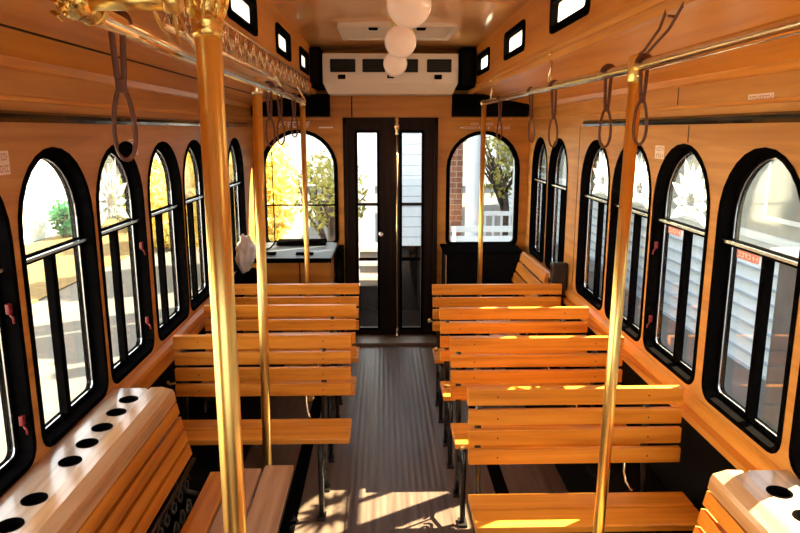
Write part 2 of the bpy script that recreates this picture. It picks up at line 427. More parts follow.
# ---------------------------------------------------------------- rear double door
for n, x0, x1, px0, px1 in ((1, DX0 + .03, .052, -.222, -.055), (2, .075, DX1 - .03, .165, .335)):
    root = struct(thing('door_%d' % n, None, None, ((x0 + x1) / 2, YB, 0)))
    MB().plate(MY, [(x0, .02), (x1, .02), (x1, DZ - .05), (x0, DZ - .05)], [[(px0, .10), (px1, .10), (px1, 1.215), (px0, 1.215)], [(px0, 1.24), (px1, 1.24), (px1, 1.845), (px0, 1.845)]], YB + .005, YB + .045).build('door_leaf', DARKW, root)
    MB().box(px0 - .01, px1 + .01, YB + .022, YB + .026, .09, 1.86).build('pane', GLASS, root)
    MB().plate(MY, [(px0 - .022, .08), (px1 + .022, .08), (px1 + .022, 1.867), (px0 - .022, 1.867)], [[(px0, .10), (px1, .10), (px1, 1.845), (px0, 1.845)]], YB - .003, YB + .006).build('glazing_bead', BLACK, root)
    MB().box(px0 + .002, px1 - .002, YB + .012, YB + .036, .72, .745).build('push_rail', BLACK, root)
    if n == 1:
        k = MB().lathe((-.02, YB + .005, .965), [(.012, 0), (.012, -.02), (.022, -.028), (.024, -.042), (.012, -.052)], 16, 'Y')
        k.build('door_knob', CHROME, root)
m = MB(); m.box(DX0, DX0 + .03, YB - .02, YB + .06, 0, DZ).box(DX1 - .03, DX1, YB - .02, YB + .06, 0, DZ).box(DX0, DX1, YB - .02, YB + .06, DZ - .05, DZ)
m.box(.052, .075, YB + .0, YB + .05, 0, DZ - .04)
struct(m.build('trim_%d' % t, DARKW, loc=(CX, YB, 0))); t += 1
struct(MB().box(DX0 - .06, DX1 + .02, 5.62, YB + .05, 0, .035, .006).build('trim_%d' % t, SILL, loc=(CX, 5.7, 0))); t += 1

# brass door rod with ornamental finial
root = thing('door_rod', 'slender brass rod with a bulbous finial standing between the two rear door leaves', 'rod', (.118, YB - .05, .035))
x, y = .118, YB - .05
MB().tube([(x, y, .05), (x, y, 1.85)], .0085, 12).build('rod', STEELB, root)
MB().lathe((x, y, 0), [(.01, 1.82), (.016, 1.84), (.01, 1.86), (.026, 1.885), (.03, 1.91), (.018, 1.935), (.024, 1.95), (.012, 1.97), (.004, 1.985)], 18).build('finial', STEELB, root)
MB().lathe((x, y, 0), [(.028, .035), (.03, .05), (.016, .07), (.02, .09), (.01, .11)], 18).build('base', STEELB, root)

# ================================================================ AIR CONDITIONER
AY = 5.50
root = thing('air_conditioner', 'cream ceiling air conditioner with four dark vents above the rear door', 'air conditioner', (.07, AY, 2.15))
prof = [(YB - .002, 2.462), (AY, 2.462), (AY - .01, 2.36), (AY, 2.235), (AY + .05, 2.155), (YB - .002, 2.155)]
m = MB(); m.plate(lambda u, v, a: (a, u, v), prof, [], -.475, .60)
for v in m.bm.verts:
    if v.co.z < 2.2: v.co.x = .0625 + (v.co.x - .0625) * .93
m.build('housing', ACM, root)
vx = [(-.415, -.215), (-.16, .02), (.11, .28), (.35, .545)]
for a, b in vx:
    m = MB().box(a, b, AY - .02, AY + .004, 2.318, 2.418, .006); v = m.build('vent', ACV, root)
    m = MB()
    for k in range(5): m.box(a + .006, b - .006, AY - .024, AY - .016, 2.332 + .018 * k, 2.336 + .018 * k)
    m.build('vent_louvre', BLACK, v)
for x in (-.325, .44): MB().box(x - .03, x + .03, AY - .02, AY, 2.265, 2.30, .005).lathe((x, AY - .018, 2.283), [(.013, 0), (.013, -.01), (.009, -.015)], 12, 'Y').build('knob', BLACK, root)
MB().box(.04, .09, AY - .018, AY, 2.272, 2.282).box(.035, .05, AY - .018, AY, 2.272, 2.295).build('badge', BLACK, root)
MB().box(-.47, .595, AY - .012, AY + .01, 2.300, 2.306).build('panel_seam', ACM, root)
# black speaker boxes either side and dark grilles over the rear windows
for nm, x0, x1, l in (('left', -.60, -.485, 'tall black box filling the gap left of the air conditioner'), ('right', .612, .735, 'tall black box filling the gap right of the air conditioner')):
    root = thing('speaker_box', l, 'speaker', ((x0 + x1) / 2, 5.5, 2.2))
    MB().box(x0, x1, 5.44, YB, 2.20, 2.50, .01).build('cabinet', BLACK, root)
    MB().box(x0 + .012, x1 - .012, 5.432, 5.442, 2.215, 2.485, .003).build('grille', BLKPANEL, root)
for x0, x1, l in ((-1.10, -.45, 'long black louvred grille above the left rear window'), (.59, 1.235, 'long black louvred grille above the right rear window')):
    root = thing('vent_grille', l, 'vent', ((x0 + x1) / 2, YB, 1.98))
    MB().box(x0, x1, YB - .12, YB, 1.982, 2.165, .006).build('housing', BLKPANEL, root)
    for z in (2.01, 2.04, 2.07, 2.10, 2.13):
        MB().box(x0 + .02, x1 - .02, YB - .128, YB - .118, z, z + .008).build('louvre', BLACK, root)

# ceiling hatch, globe lamps
root = thing('roof_hatch', 'cream roof hatch with black catches set in the ceiling', 'hatch', (.09, 4.8, 2.52))
MB().plate(lambda u, v, a: (u, v, a), rrect(-.29, .48, 4.45, 5.13, .02), [rrect(-.25, .44, 4.49, 5.09, .02)], 2.512, 2.545).build('frame', ACM, root)
MB().box(-.25, .44, 4.49, 5.09, 2.522, 2.54).build('panel', ACM, root)
for x in (-.06, .25): MB().box(x - .03, x + .03, 4.50, 4.56, 2.503, 2.523, .006).build('catch', BLACK, root)
for i, (y, x, l) in enumerate(((2.83, .107, 'round opal glass ceiling globe, the nearest and largest of three'), (3.97, .102, 'round opal glass ceiling globe in front of the roof hatch, middle of three'), (5.24, .095, 'round opal glass ceiling globe hanging before the air conditioner'))):
    root = thing('ceiling_globe_lamp', l, 'lamp', (x, y, 2.54), 'opal globe lamps along the ceiling')
    r = .091; zc = 2.362
    m = MB().lathe((x, y, zc), [(r * math.sin(PI * k / 16), r * math.cos(PI * k / 16)) for k in range(1, 17)][::-1], 28); m.build('globe', GLOBE, root)
    MB().lathe((x, y, 0), [(.045, zc + .074), (.05, zc + .085), (.05, zc + .10), (.07, zc + .115), (.07, 2.555)], 24).build('gallery', BRASS, root)
    for k in range(3):
        a = PI / 6 + 2 * PI / 3 * k + PI
        MB().lathe((x + .075 * math.cos(a), y + .075 * math.sin(a), zc + .05), [(.004, 0), (.006, .004), (.006, .01), (.003, .014)], 8).build('thumbscrew', BRASS, root)

# ================================================================ HAND RAILS, POLES, STRAPS
def bolt_row(*a): pass
RZ = 2.05
# right rail
root = thing('grab_rail', 'long nickel-brass grab rail running down the right side of the ceiling', 'rail', (.72, 2, RZ))
MB().tube([(.70, YF + .02, RZ + .0), (.72, .5, RZ), (.72, 1.2, RZ), (.72, 2.0, RZ - .005), (.725, 3.4, RZ + .005), (.73, 4.97, RZ + .012)], .0165, 16).build('rail', STEELB, root)
for y in (.2, 3.0, 4.6):
    MB().tube([(.725, y, RZ + .01), (.73, y, RZ + .09), (.735, y, RZ + .155)], .007, 10).lathe((.735, y, RZ + .135), [(.02, 0), (.02, .01), (.008, .014)], 14).build('hanger', STEELB, root)
MB().lathe((.73, 4.985, RZ + .012), [(.018, -.02), (.022, -.008), (.022, .01), (.014, .022)], 16, 'Y').build('end_cap', STEELB, root)
# left rail
root = thing('grab_rail', 'brass grab rail on the left running back from the ornate elbow', 'rail', (-.48, 2.5, RZ))
MB().tube([(-.436, 1.085, RZ - .008), (-.462, 1.6, RZ - .008), (-.482, 2.5, RZ - .005), (-.50, 3.4, RZ), (-.52, 4.45, RZ)], .0155, 16).build('rail', STEELB, root)
for y in (1.9, 3.4, 4.3):
    MB().tube([(-.49, y, RZ + .01), (-.535, y, RZ + .09), (-.55, y, RZ + .13)], .007, 10).build('hanger', STEELB, root)
# poles
def pole(x, y, ztop, z0, r, label, x1=None, cap=False):
    root = thing('grab_pole', label, 'pole', (x, y, z0))
    x1 = x if x1 is None else x1
    MB().tube([(x, y, z0 + .004), (x + (x1 - x) * .5, y, (z0 + ztop) / 2), (x1, y, ztop)], r, 20).build('pole', BRASS, root)
    MB().lathe((x, y, z0), [(r * 2.1, 0.001), (r * 2.1, .008), (r * 1.5, .014), (r * 1.2, .03)], 24).build('floor_flange', BRASS, root)
    return root
p = pole(-.535, 2.79, RZ, .0, .020, 'brass pole standing at the far end of the left lengthwise bench', -.506)
MB().lathe((-.506, 2.79, RZ - .03), [(.022, -.01), (.025, 0), (.025, .05), (.018, .058)], 20).build('tee_clamp', STEELB, p)
p = pole(-.52, 4.46, RZ, .0, .017, 'thin far left brass pole in front of the left rear window')
MB().lathe((-.52, 4.46, RZ - .03), [(.019, 0), (.022, .006), (.022, .045), (.01, .055)], 20).build('tee_clamp', STEELB, p)
p = pole(.735, 4.98, RZ, .0, .018, 'thin far right brass pole in front of the right rear window')
p = pole(.69, 1.95, RZ - .01, .0, .0185, 'bright brass pole on the right in front of the nearest slatted bench', .72)
MB().lathe((.72, 1.95, RZ - .05), [(.021, 0), (.024, .006), (.024, .07), (.017, .078)], 20).build('tee_clamp', BRASS, p)
MB().lathe((.719, 1.925, RZ - .03), [(.009, 0), (.009, -.008), (.004, -.012)], 10, 'Y').build('screw', STEELB, p)
# big front left pole with capital, crossbar and elbow
x, y = -.247, 1.0
p = pole(x, y, 2.535, .0, .0185, 'nearest brass pole on the left with ornate cast capital')
m = MB().lathe((x, y, 0), [(.0185, 1.998), (.024, 2.004), (.020, 2.011), (.024, 2.018), (.021, 2.028), (.024, 2.04), (.027, 2.055), (.027, 2.07), (.023, 2.08), (.027, 2.09), (.0185, 2.10)], 26)
for k in range(8):
    a = 2 * PI * k / 8
    m.tube([(x + .021 * math.cos(a), y + .021 * math.sin(a), 2.022), (x + .026 * math.cos(a), y + .026 * math.sin(a), 2.04), (x + .027 * math.cos(a + .25), y + .027 * math.sin(a + .25), 2.06), (x + .022 * math.cos(a + .5), y + .022 * math.sin(a + .5), 2.075)], [.002, .0045, .005, .002], 8)
m.build('capital', BRASSD, p)
root = thing('crossbar_rail', 'short thick polished brass crossbar joining near pole to the left elbow', 'rail', (-.35, 1.0, 2.06))
zb = 2.048
MB().tube([(-.415, 1.0, zb), (-.29, 1.0, zb)], .0145, 18).build('bar', BRASS, root)
MB().lathe((-.283, 1.0, zb), [(.016, -.022), (.018, -.018), (.018, -.004), (.016, 0)], 20, 'X').build('collar', BRASS, root)
m = MB()
m.tube([(-.405, 1.0, zb), (-.420, 1.0, zb + .001), (-.434, 1.008, zb), (-.438, 1.03, zb), (-.436, 1.075, zb - .004)], [.018, .023, .026, .024, .018], 18)
m.tube([(-.436, 1.005, zb + .005), (-.444, 1.0, zb + .04), (-.455, .995, zb + .10)], [.026, .026, .02], 16)
rnd = random.Random(3)
for k in range(30):
    a = rnd.uniform(0, 2 * PI); q = rnd.uniform(-.7, 1)
    c = Vector((-.432 + .012 * q, 1.003, zb + .004)) + Vector((math.cos(a) * .022, -.022 * abs(math.sin(a)), .024 * math.sin(a * 1.7)))
    m.tube([c, c + Vector((rnd.uniform(-.010, .010), -.003, rnd.uniform(-.010, .010))), c + Vector((rnd.uniform(-.012, .012), -.001, rnd.uniform(-.012, .012)))], [.002, .004, .0015], 6)
m.tube([(-.436 + .021 * math.cos(a), 1.07, zb + .021 * math.sin(a)) for a in [2 * PI * k / 16 for k in range(16)]], .004, 8, closed=True)
m.build('elbow', BRASSD, root, label='heavily ornamented cast brass elbow')

# filigree strip along the foot of the left clerestory
def scroll(cx_, cz_, s, turns=1.6, sg=1, a0=0):
    return [(cx_ + s * (1 - .8 * i / 17) * math.cos(a0 + sg * turns * 2 * PI * i / 17), cz_ + s * (1 - .8 * i / 17) * math.sin(a0 + sg * turns * 2 * PI * i / 17)) for i in range(18)]
root = thing('filigree_bracket', 'openwork brass scroll fretwork running above the left grab rail', 'bracket', (-.545, 3.4, 2.13))
fx = -.545
m = MB().tube([(fx, 1.75, 2.232), (fx, 5.15, 2.232)], .006, 8).tube([(fx, 1.75, 2.125), (fx, 5.15, 2.125)], .010, 10)
m.build('bar', STEELB, root)
m = MB(); y = 1.80; k = 0
while y < 5.1:
    m.tube([(fx, a, b) for a, b in scroll(y, 2.195, .032, 1.4, 1, 0)], .0042, 6)
    m.tube([(fx, a, b) for a, b in scroll(y + .085, 2.163, .032, 1.4, -1, PI)], .0042, 6)
    m.tube([(fx, y + .032, 2.195), (fx, y + .045, 2.16), (fx, y + .053, 2.163)], .0045, 6)
    m.tube([(fx, y - .04, 2.13), (fx, y - .005, 2.165), (fx, y + .03, 2.14), (fx, y + .08, 2.225)], .0035, 6)
    y += .165; k += 1
m.build('scrollwork', STEELB, root)
for zz in (2.13, 2.23):
    for yy in (1.9, 3.5, 5.0): MB().tube([(-.575, yy, zz), (fx, yy, zz)], .004, 6).build('stud', STEELB, root)
root = thing('corner_bracket', 'small angular brass bracket under the crossbar left of the near pole', 'bracket', (-.50, 1.55, 2.1))
MB().tube([(-.50, 1.50, 2.16), (-.50, 1.60, 2.10), (-.50, 1.74, 2.06), (-.50, 1.70, 2.15), (-.50, 1.58, 2.15)], .004, 8, closed=True).build('frame', BRASS, root)

# leather hanging straps
def strap(x, y, top, L, label, sw=0.0, face=0.0, ringdisc=False, loopw=.022):
    root = thing('hanging_strap', label, 'strap', (x, y, top), 'leather hanging straps on the grab rails')
    zl = top - L; zj = zl + .125
    m = MB()
    ca, sa = math.cos(face), math.sin(face)
    P = lambda u, z: (x + u * ca + sw * (top - z), y + u * sa, z)
    for sg in (-1, 1): m.tube([P(sg * .010, top + .017), P(sg * .009, top - .02), P(sg * .006, zj + .02), P(sg * .004, zj)], .0055, 8, flat=.3, upv=(-sa, ca, 0))
    m.tube([P(.02 * math.cos(a), top + .0 + .02 * math.sin(a)) for a in [PI * k / 8 for k in range(9)]], .008, 8, flat=.4, upv=(-sa, ca, 0))
    m.build('belt', LEATHER, root)
    h = .062
    pts = []
    for k in range(24):
        a = 2 * PI * k / 24
        wd = loopw * (.62 + .38 * (.5 - .5 * math.sin(a)))
        pts.append(P(wd * math.cos(a), zl + h + h * math.sin(a)))
    MB().tube(pts, .0045, 8, closed=True).build('loop', LEATHER, root)
    m = MB(); m.box(-.009, .009, -.006, .006, -.012, .012, .003)
    bmesh.ops.rotate(m.bm, verts=m.bm.verts, cent=(0, 0, 0), matrix=Matrix.Rotation(face, 3, 'Z'))
    bmesh.ops.translate(m.bm, verts=m.bm.verts, vec=P(0, zj - .0)); m.build('keeper', LEATHER, root)
    if ringdisc:
        m = MB().lathe(P(0, zl + .018), [(.012, -.004), (.014, 0), (.012, .004)], 18, 'Y'); m.build('hand_grip', BLACK, root)
    return root
strap(-.450, 1.20, RZ - .006, .225, 'brown leather strap hanging from the ornate left elbow', ringdisc=True)
strap(.722, 1.90, RZ, .22, 'leather strap hanging just right of the bright right-hand pole')
strap(.722, 2.20, RZ, .235, 'leather strap hanging just left of the bright right-hand pole')
strap(.724, 2.90, RZ, .25, 'leather strap hanging over the far jamb of the mid right windows', .02)
strap(.726, 3.36, RZ, .24, 'leather strap, third behind the bright pole, swinging slightly aft', .05, .5)
strap(.728, 4.25, RZ, .24, 'leather strap hanging nearest the far right thin pole', .0, .4)
strap(-.49, 2.98, RZ, .25, 'leather strap hanging just behind the left bench-end pole', .0, .3)
strap(-.50, 3.35, RZ, .25, 'leather strap on the left rail, middle of the three rear ones', .0, .5)
strap(-.51, 3.95, RZ, .22, 'leather strap hanging before the far left thin pole', .0, .4)
root = thing('bell_cord', 'brown cord looped from the right clerestory moulding to the grab rail', 'cord', (.735, 1.95, 2.2))
MB().tube([(.735, 1.80, 2.235), (.73, 1.79, 2.18), (.725, 1.82, 2.13), (.72, 1.90, 2.085), (.72, 1.98, 2.07)], .004, 8).tube([(.735, 1.66, 2.235), (.73, 1.68, 2.18), (.725, 1.76, 2.12), (.72, 1.88, 2.075)], .004, 8).tube([(.73, 1.78, 2.155), (.729, 1.73, 2.145)], .0035, 8).build('cord', LEATHER, root)
for y in (1.80, 1.66): MB().lathe((.732, y, 2.235), [(.010, -.006), (.012, 0), (.008, .006)], 12, 'X').build('eyelet', LEATHER, root)

# ================================================================ TRANSVERSE BENCHES
W_ = .865
def iron_side(mb, x):
    """cast iron bench end in the Y-Z plane"""
    r = .0135
    T = lambda pts, rr=r: mb.tube([(x, a, b) for a, b in pts], rr, 8)
    T([(-.26, .0), (-.235, .12), (-.255, .27), (-.24, .40)]); T([(.02, .0), (-.01, .12), (-.005, .27), (-.015, .40)])
    T([(-.27, .40), (-.10, .392), (.0, .40)]); T([(-.015, .40), (.02, .55), (.028, .72), (.03, .82)])
    T([(-.245, .11), (-.12, .15), (-.005, .11)], .008)
    for c, s, g, a0 in (((-.19, .30), .055, 1, 0), ((-.07, .30), .055, -1, PI), ((-.19, .19), .04, -1, 0), ((-.07, .19), .04, 1, PI)):
        T(scroll(c[0], c[1], s, 1.5, g, a0), .0065)
    T([(-.13, .39), (-.13, .15)], .006)
    mb.box(x - .02, x + .02, -.29, -.22, 0, .012); mb.box(x - .02, x + .02, -.02, .05, 0, .012)
def make_bench():
    root = thing('slatted_bench', 'tmp', 'bench', (0, 0, 0))
    back = MB()
    lean = lambda z: .035 * (z - .53) / .33
    for z0, z1 in ((.782, .852), (.701, .766), (.619, .685), (.539, .603)):
        dy = lean((z0 + z1) / 2) - .02
        back.box(0 + (.0 if z1 > .8 else .004), W_ - (.0 if z1 > .8 else .004), dy, dy + (.034 if z1 > .8 else .026), z0, z1, .004)
    back.build('backrest', SLAT, root)
    seat = MB().box(.0, W_, -.285, -.165, .404, .432, .005).box(.0, W_, -.157, -.052, .404, .432, .005)
    seat.build('seat', SLAT, root)
    for x in (.045, W_ - .14):
        m = MB(); iron_side(m, x); m.build('leg', IRON, root)
    for x in (.12, W_ - .14):
        for z in (.82, .73, .65, .57): MB().lathe((x, lean(z) - .019, z), [(.0038, 0), (.0035, -.002), (.0015, -.003)], 10, 'Y').build('bolt', IRON, root)
    xr = W_ * .74
    MB().tube([(xr, .0, .60), (xr, -.005, .50), (xr + .005, -.02, .46), (xr + .02, -.05, .434)], .0065, 8).build('support_rod', STEELB, root)
    m = MB().tube([(-.004, .02, .60), (-.022, .0, .60), (-.026, -.02, .615), (-.02, -.04, .63)], .006, 8); m.build('hook', BRASS, root)
    return root
bench0 = make_bench()
rows = [(.335, 2.50, 'slatted oak bench on the right nearest the camera, behind the bright pole'),
        (.33, 3.17, 'slatted oak bench on the right, second row back'),
        (.325, 3.74, 'slatted oak bench on the right, third row back'),
        (.325, 4.34, 'slatted oak bench on the right, farthest row, before the black rear locker'),
        (-1.02, 3.24, 'slatted oak bench on the left, nearest row, facing forward behind the pole'),
        (-1.02, 3.83, 'slatted oak bench on the left, middle of the three rows'),
        (-1.02, 4.38, 'slatted oak bench on the left, farthest row, before the rear counter')]
for i, (x, y, l) in enumerate(rows):
    o = bench0 if i == 0 else copy_tree(bench0)
    o.location = (x - (.045 if x < 0 else 0), y, 0); o.scale = (1.04 if x < 0 else 1.012, 1, 1); o['label'] = l; o['group'] = 'forward-facing slatted oak benches'

# ================================================================ LENGTHWISE BENCHES WITH CUP-HOLDER LEDGES
def long_bench(side, label, y0, y1, holes):
    s = 1 if side == 'left' else -1
    wx = XL if side == 'left' else XR
    q = lambda d: wx + s * d            # distance from the wall
    root = thing('lengthwise_bench', label, 'bench', (q(.4), (y0 + y1) / 2, 0))
    outer = [(q(.003), y0), (q(.003), y1), (q(.125), y1), (q(.15), y1 - .02), (q(.15), y0)]
    hl = [[(q(.105) + .034 * math.cos(a), hy + .034 * math.sin(a)) for a in [2 * PI * k / 20 for k in range(20)]] for hy in holes]
    m = MB().plate(lambda u, v, a: (u, v, a), outer, hl, .802, .822); m.build('ledge', LEDGEW, root, label='worn ledge, paled to imitate sky reflection, with round cup holes')
    for hy in holes:
        MB().lathe((q(.105), hy, 0), [(.030, .73), (.0335, .735), (.0335, .80), (.036, .822), (.036, .8245), (.0315, .8245), (.0315, .738), (.004, .737)], 20).build('cup_holder', BLACK, root)
    # rounded cap rail
    a = math.atan2(.055, .25)
    pr = [(q(.152), .826), (q(.20), .828), (q(.243), .815), (q(.25), .80), (q(.255), .765), (q(.23), .762), (q(.20), .80), (q(.152), .803)]
    m = MB().plate(lambda u, v, a: (u, a, v), pr, [], y0, y1 - .005); m.build('cap_rail', LEDGEC, root)
    m = MB()
    for k in range(4):
        c0 = .755 - k * .0615; d = .238 + .010 + k * .0135
        m.box(q(d) - .012, q(d) + .012, y0, y1, c0 - .050, c0, .003, Matrix.Rotation(-s * .20, 3, 'Y'))
    m.build('backrest', SLATY, root)
    for k, (d0, d1) in enumerate(((.37, .465), (.475, .585), (.595, .72))):
        z = .43 - .0 * k
        MB().box(min(q(d0), q(d1)), max(q(d0), q(d1)), y0, y1 + (.02 + .025 * k if side == 'left' else -.03), z - .026, z, .004).build('seat_slat', SEATW if k else SLATY, root)
    for yy in (y0 + .3, y1 - .12):
        m = MB()
        T = lambda pts, rr=.010: m.tube([(q(a_), yy, b_) for a_, b_ in pts], rr, 8)
        T([(.68, 0), (.66, .2), (.69, .395)]); T([(.42, 0), (.44, .2), (.40, .395)]); T([(.36, .395), (.71, .395)]); T([(.40, .395), (.27, .43), (.235, .55), (.20, .70)])
        for c, sg in ((.60, 1), (.49, -1)): T(scroll(c, .29, .055, 1.5, sg, 0), .006); T(scroll(c, .15, .045, 1.5, -sg, 0), .006)
        T([(.43, .08), (.55, .12), (.67, .08)], .007)
        m.build('leg', IRON, root)
    # black fretted iron panel at the back, below the slats
    m = MB(); y = y0 + .1; 
    while y < y1 - .05:
        for zz in (.09, .18, .27, .36, .45):
            m.tube([(q(.31), a_, b_) for a_, b_ in scroll(y, zz, .042, 1.3, 1 if zz in (.09, .27, .45) else -1, 0)][::1], .0055, 5)
        y += .082
    m.tube([(q(.31), y0, .04), (q(.31), y1, .04)], .009, 6).tube([(q(.31), y0, .50), (q(.31), y1, .50)], .009, 6)
    m.build('iron_fretwork', IRON, root)
    return root
long_bench('left', 'long slatted bench along the left wall with a row of cup holes', .45, 2.64, [.88, 1.01, 1.14, 1.27, 1.40, 1.656, 1.786, 2.012, 2.139, 2.263, 2.394, 2.518][3:])
long_bench('right', 'long slatted bench along the right wall with sunlit cup-hole ledge', .35, 1.90, [1.0, 1.13, 1.26, 1.51, 1.64, 1.77])

# rear lengthwise bench on the right
root = thing('corner_bench', 'short slatted bench against the right wall in the rear corner', 'bench', (1.05, 5.0, 0))
m = MB()
for k in range(3):
    c0 = .90 - k * .085
    m.box(1.115 - k * .03, 1.14 - k * .03, 4.50, 5.32, c0 - .075, c0, .004, Matrix.Rotation(.30, 3, 'Y'))
m.build('backrest', SLATY, root)
MB().box(.77, .86, 4.55, 5.32, .405, .43, .004).box(.87, .98, 4.55, 5.32, .405, .43, .004).build('seat', SLATY, root)
for yy in (4.62, 5.22): MB().tube([(.80, yy, 0), (.80, yy, .405)], .012, 8).tube([(.97, yy, 0), (.97, yy, .405), (1.08, yy, .62), (1.14, yy, .88)], .012, 8).tube([(.80, yy, .39), (.97, yy, .39)], .010, 8).build('leg', IRON, root)
MB().box(1.15, 1.262, 4.44, 4.50, .70, .98, .01).build('end_bracket', IRON, root)

# black lockers and kick boxes
root = thing('black_locker', 'black locker against the rear wall below the right rear window', 'cabinet', (.83, 5.7, 0))
MB().box(.52, 1.14, 5.45, 5.868, 0, .86, .008).build('body', BLKPANEL, root)
MB().box(.50, 1.17, 5.44, 5.868, .862, .877, .004).build('lid', BLACK, root)
MB().box(.515, .522, 5.43, 5.44, .60, .85).build('edge_glint', CHROME, root)  # bright strip added to imitate the reflection along the locker edge
root = thing('black_rack', 'narrow black rack standing between the rear counter and the door', 'rack', (-.40, 5.7, 0))
MB().box(-.40, -.352, 5.55, 5.86, 0, .87, .005).build('body', BLACK, root)
for k in range(3): MB().tube([(-.392 + .013 * k, 5.54, .5), (-.392 + .013 * k, 5.54, .78)], .003, 6).build('bar', BLACKG, root)
struct(MB().box(XL + .001, -.80, 2.75, YB, 0, .30, .02).build('trim_%d' % t, BLKPANEL, loc=(-1, 4, 0))); t += 1
struct(MB().box(.96, XR - .001, 2.02, YB, 0, .30, .02).build('trim_%d' % t, BLKPANEL, loc=(1.1, 4, 0))); t += 1
for x, l in ((-.465, 'black seat track bolted to the floor on the left side'), (.615, 'black seat track bolted to the floor on the right side')):
    root = thing('floor_track', l, 'track', (x, 3, 0))
    MB().box(x - .035, x + .035, -.4, 5.2, .0005, .012, .003).build('channel', BLACK, root)

# rear counter
root = thing('rear_counter', 'oak counter with dark grey top below the left rear window', 'counter', (-.76, 5.45, 0))
MB().box(-1.118, -.42, 5.14, 5.868, 0, .868).build('body', REARW, root)
MB().box(-1.118, -.405, 5.10, 5.868, .870, .895, .003).build('worktop', COUNT, root)
MB().box(-1.118, -.405, 5.088, 5.10, .862, .897).build('edge_band', BLACK, root)
MB().box(-.66, -.652, 5.132, 5.14, .1, .86).build('panel_seam', DARKW, root)
def flat_item(name, label, cat, x0, x1, y0, y1, z, h, m, part='body'):
    root = thing(name, label, cat, ((x0 + x1) / 2, (y0 + y1) / 2, z))
    MB().box(x0, x1, y0, y1, z + .001, z + h, min(.006, h * .3)).build(part, m, root)
    return root
r_ = flat_item('black_tray', 'black rectangular tray at the back of the rear counter', 'tray', -.92, -.50, 5.68, 5.84, .896, .035, BLACK)
MB().box(-.90, -.52, 5.675, 5.68, .905, .922).build('lip', BLACK, r_)
r_ = flat_item('black_tool', 'small dark bracket lying on the left of the counter', 'tool', -1.0, -.86, 5.24, 5.30, .896, .018, BLACK)
MB().tube([(-.99, 5.27, .91), (-.93, 5.45, .92), (-.90, 5.56, .96)], .006, 8).build('arm', BLACK, r_)
flat_item('black_remote', 'small dark flat handset lying on the right of the counter', 'handset', -.70, -.56, 5.24, 5.29, .896, .016, BLACK)
# white bag on a black cradle by the left wall
root = thing('black_shelf', 'black slanted shelf on the left wall in front of the counter', 'shelf', (-1.05, 4.9, .8))
MB().box(-1.118, -.93, 4.62, 5.06, .775, .795, .004, Matrix.Rotation(.18, 3, 'X')).build('board', BLACK, root)
MB().tube([(-1.11, 4.65, .60), (-.96, 4.70, .76)], .008, 8).tube([(-1.11, 5.0, .66), (-.96, 5.0, .83)], .008, 8).build('brace', BLACK, root)
m = MB(); rnd = random.Random(5)
bmesh.ops.create_icosphere(m.bm, subdivisions=4, radius=1)
from mathutils import noise as mnoise
for v in m.bm.verts:
    c = v.co.copy(); k = 1 + .28 * mnoise.noise(c * 2.3) + .12 * mnoise.noise(c * 6)
    v.co = Vector((c.x * .062 * k, c.y * .13 * k, c.z * .135 * k)) + Vector((-1.03, 4.92, .965))
for f in m.bm.faces: f.smooth = True
bag = tag(m.build('plastic_bag', WHITEBAG, loc=(-1.0, 4.92, .83)), 'crumpled white plastic bag on the black shelf beside the left wall', 'bag')

# ================================================================ STICKERS AND LETTERING
def glyphs(mb, mapf, u0, u1, v0, v1, n, a0, a1, seed):
    r = random.Random(seed); w_ = (u1 - u0) / n
    for i in range(n):
        ua = u0 + i * w_ + w_ * .12; ub = u0 + (i + 1) * w_ - w_ * .12; st = (v1 - v0) * .2
        kind = r.randrange(4)
        def rc(p, q, s_, e_): mb.plate(mapf, [(p, s_), (q, s_), (q, e_), (p, e_)], [], a0, a1)
        rc(ua, ua + (ub - ua) * .28, v0, v1)
        if kind != 1: rc(ua + (ub - ua) * .3, ub, v1 - st, v1)
        if kind in (0, 2): rc(ua + (ub - ua) * .3, ub, v0, v0 + st)
        if kind in (1, 3): rc(ua + (ub - ua) * .3, ub - (ub - ua) * .2, (v0 + v1) / 2 - st / 2, (v0 + v1) / 2 + st / 2)
def sticker(label, side, y0, y1, z0, z1, m=STICK, ink=None, n=4, rows_=2, seed=1):
    X, o_ = (XL, 1) if side == 'left' else (XR, -1)
    root = thing('sticker', label, 'sticker', (X, (y0 + y1) / 2, (z0 + z1) / 2))
    MB().plate(MX, [(y0, z0), (y1, z0), (y1, z1), (y0, z1)], [], X + o_ * .0005, X + o_ * .0015).build('paper', m, root)
    mb = MB(); h = (z1 - z0) / rows_
    for k in range(rows_): glyphs(mb, MX, y0 + .006, y1 - .006, z0 + h * k + h * .2, z0 + h * k + h * .8, n, X + o_ * .0015, X + o_ * .0022, seed + k)
    mb.build('print', ink or INK, root)
sticker('wide pale printed label above the dark trim over the near right window', 'right', 2.205, 2.36, 1.958, 1.99, n=9, rows_=1, seed=4)
sticker('small pale square notice on the right wall beside the bright pole', 'right', 3.03, 3.13, 1.74, 1.80, seed=8)
sticker('pale notice on the left wall before the third left window', 'left', 3.02, 3.12, 1.76, 1.83, seed=11)
sticker('small pale notice at the left edge of the left wall', 'left', 1.99, 2.05, 1.74, 1.81, seed=14)
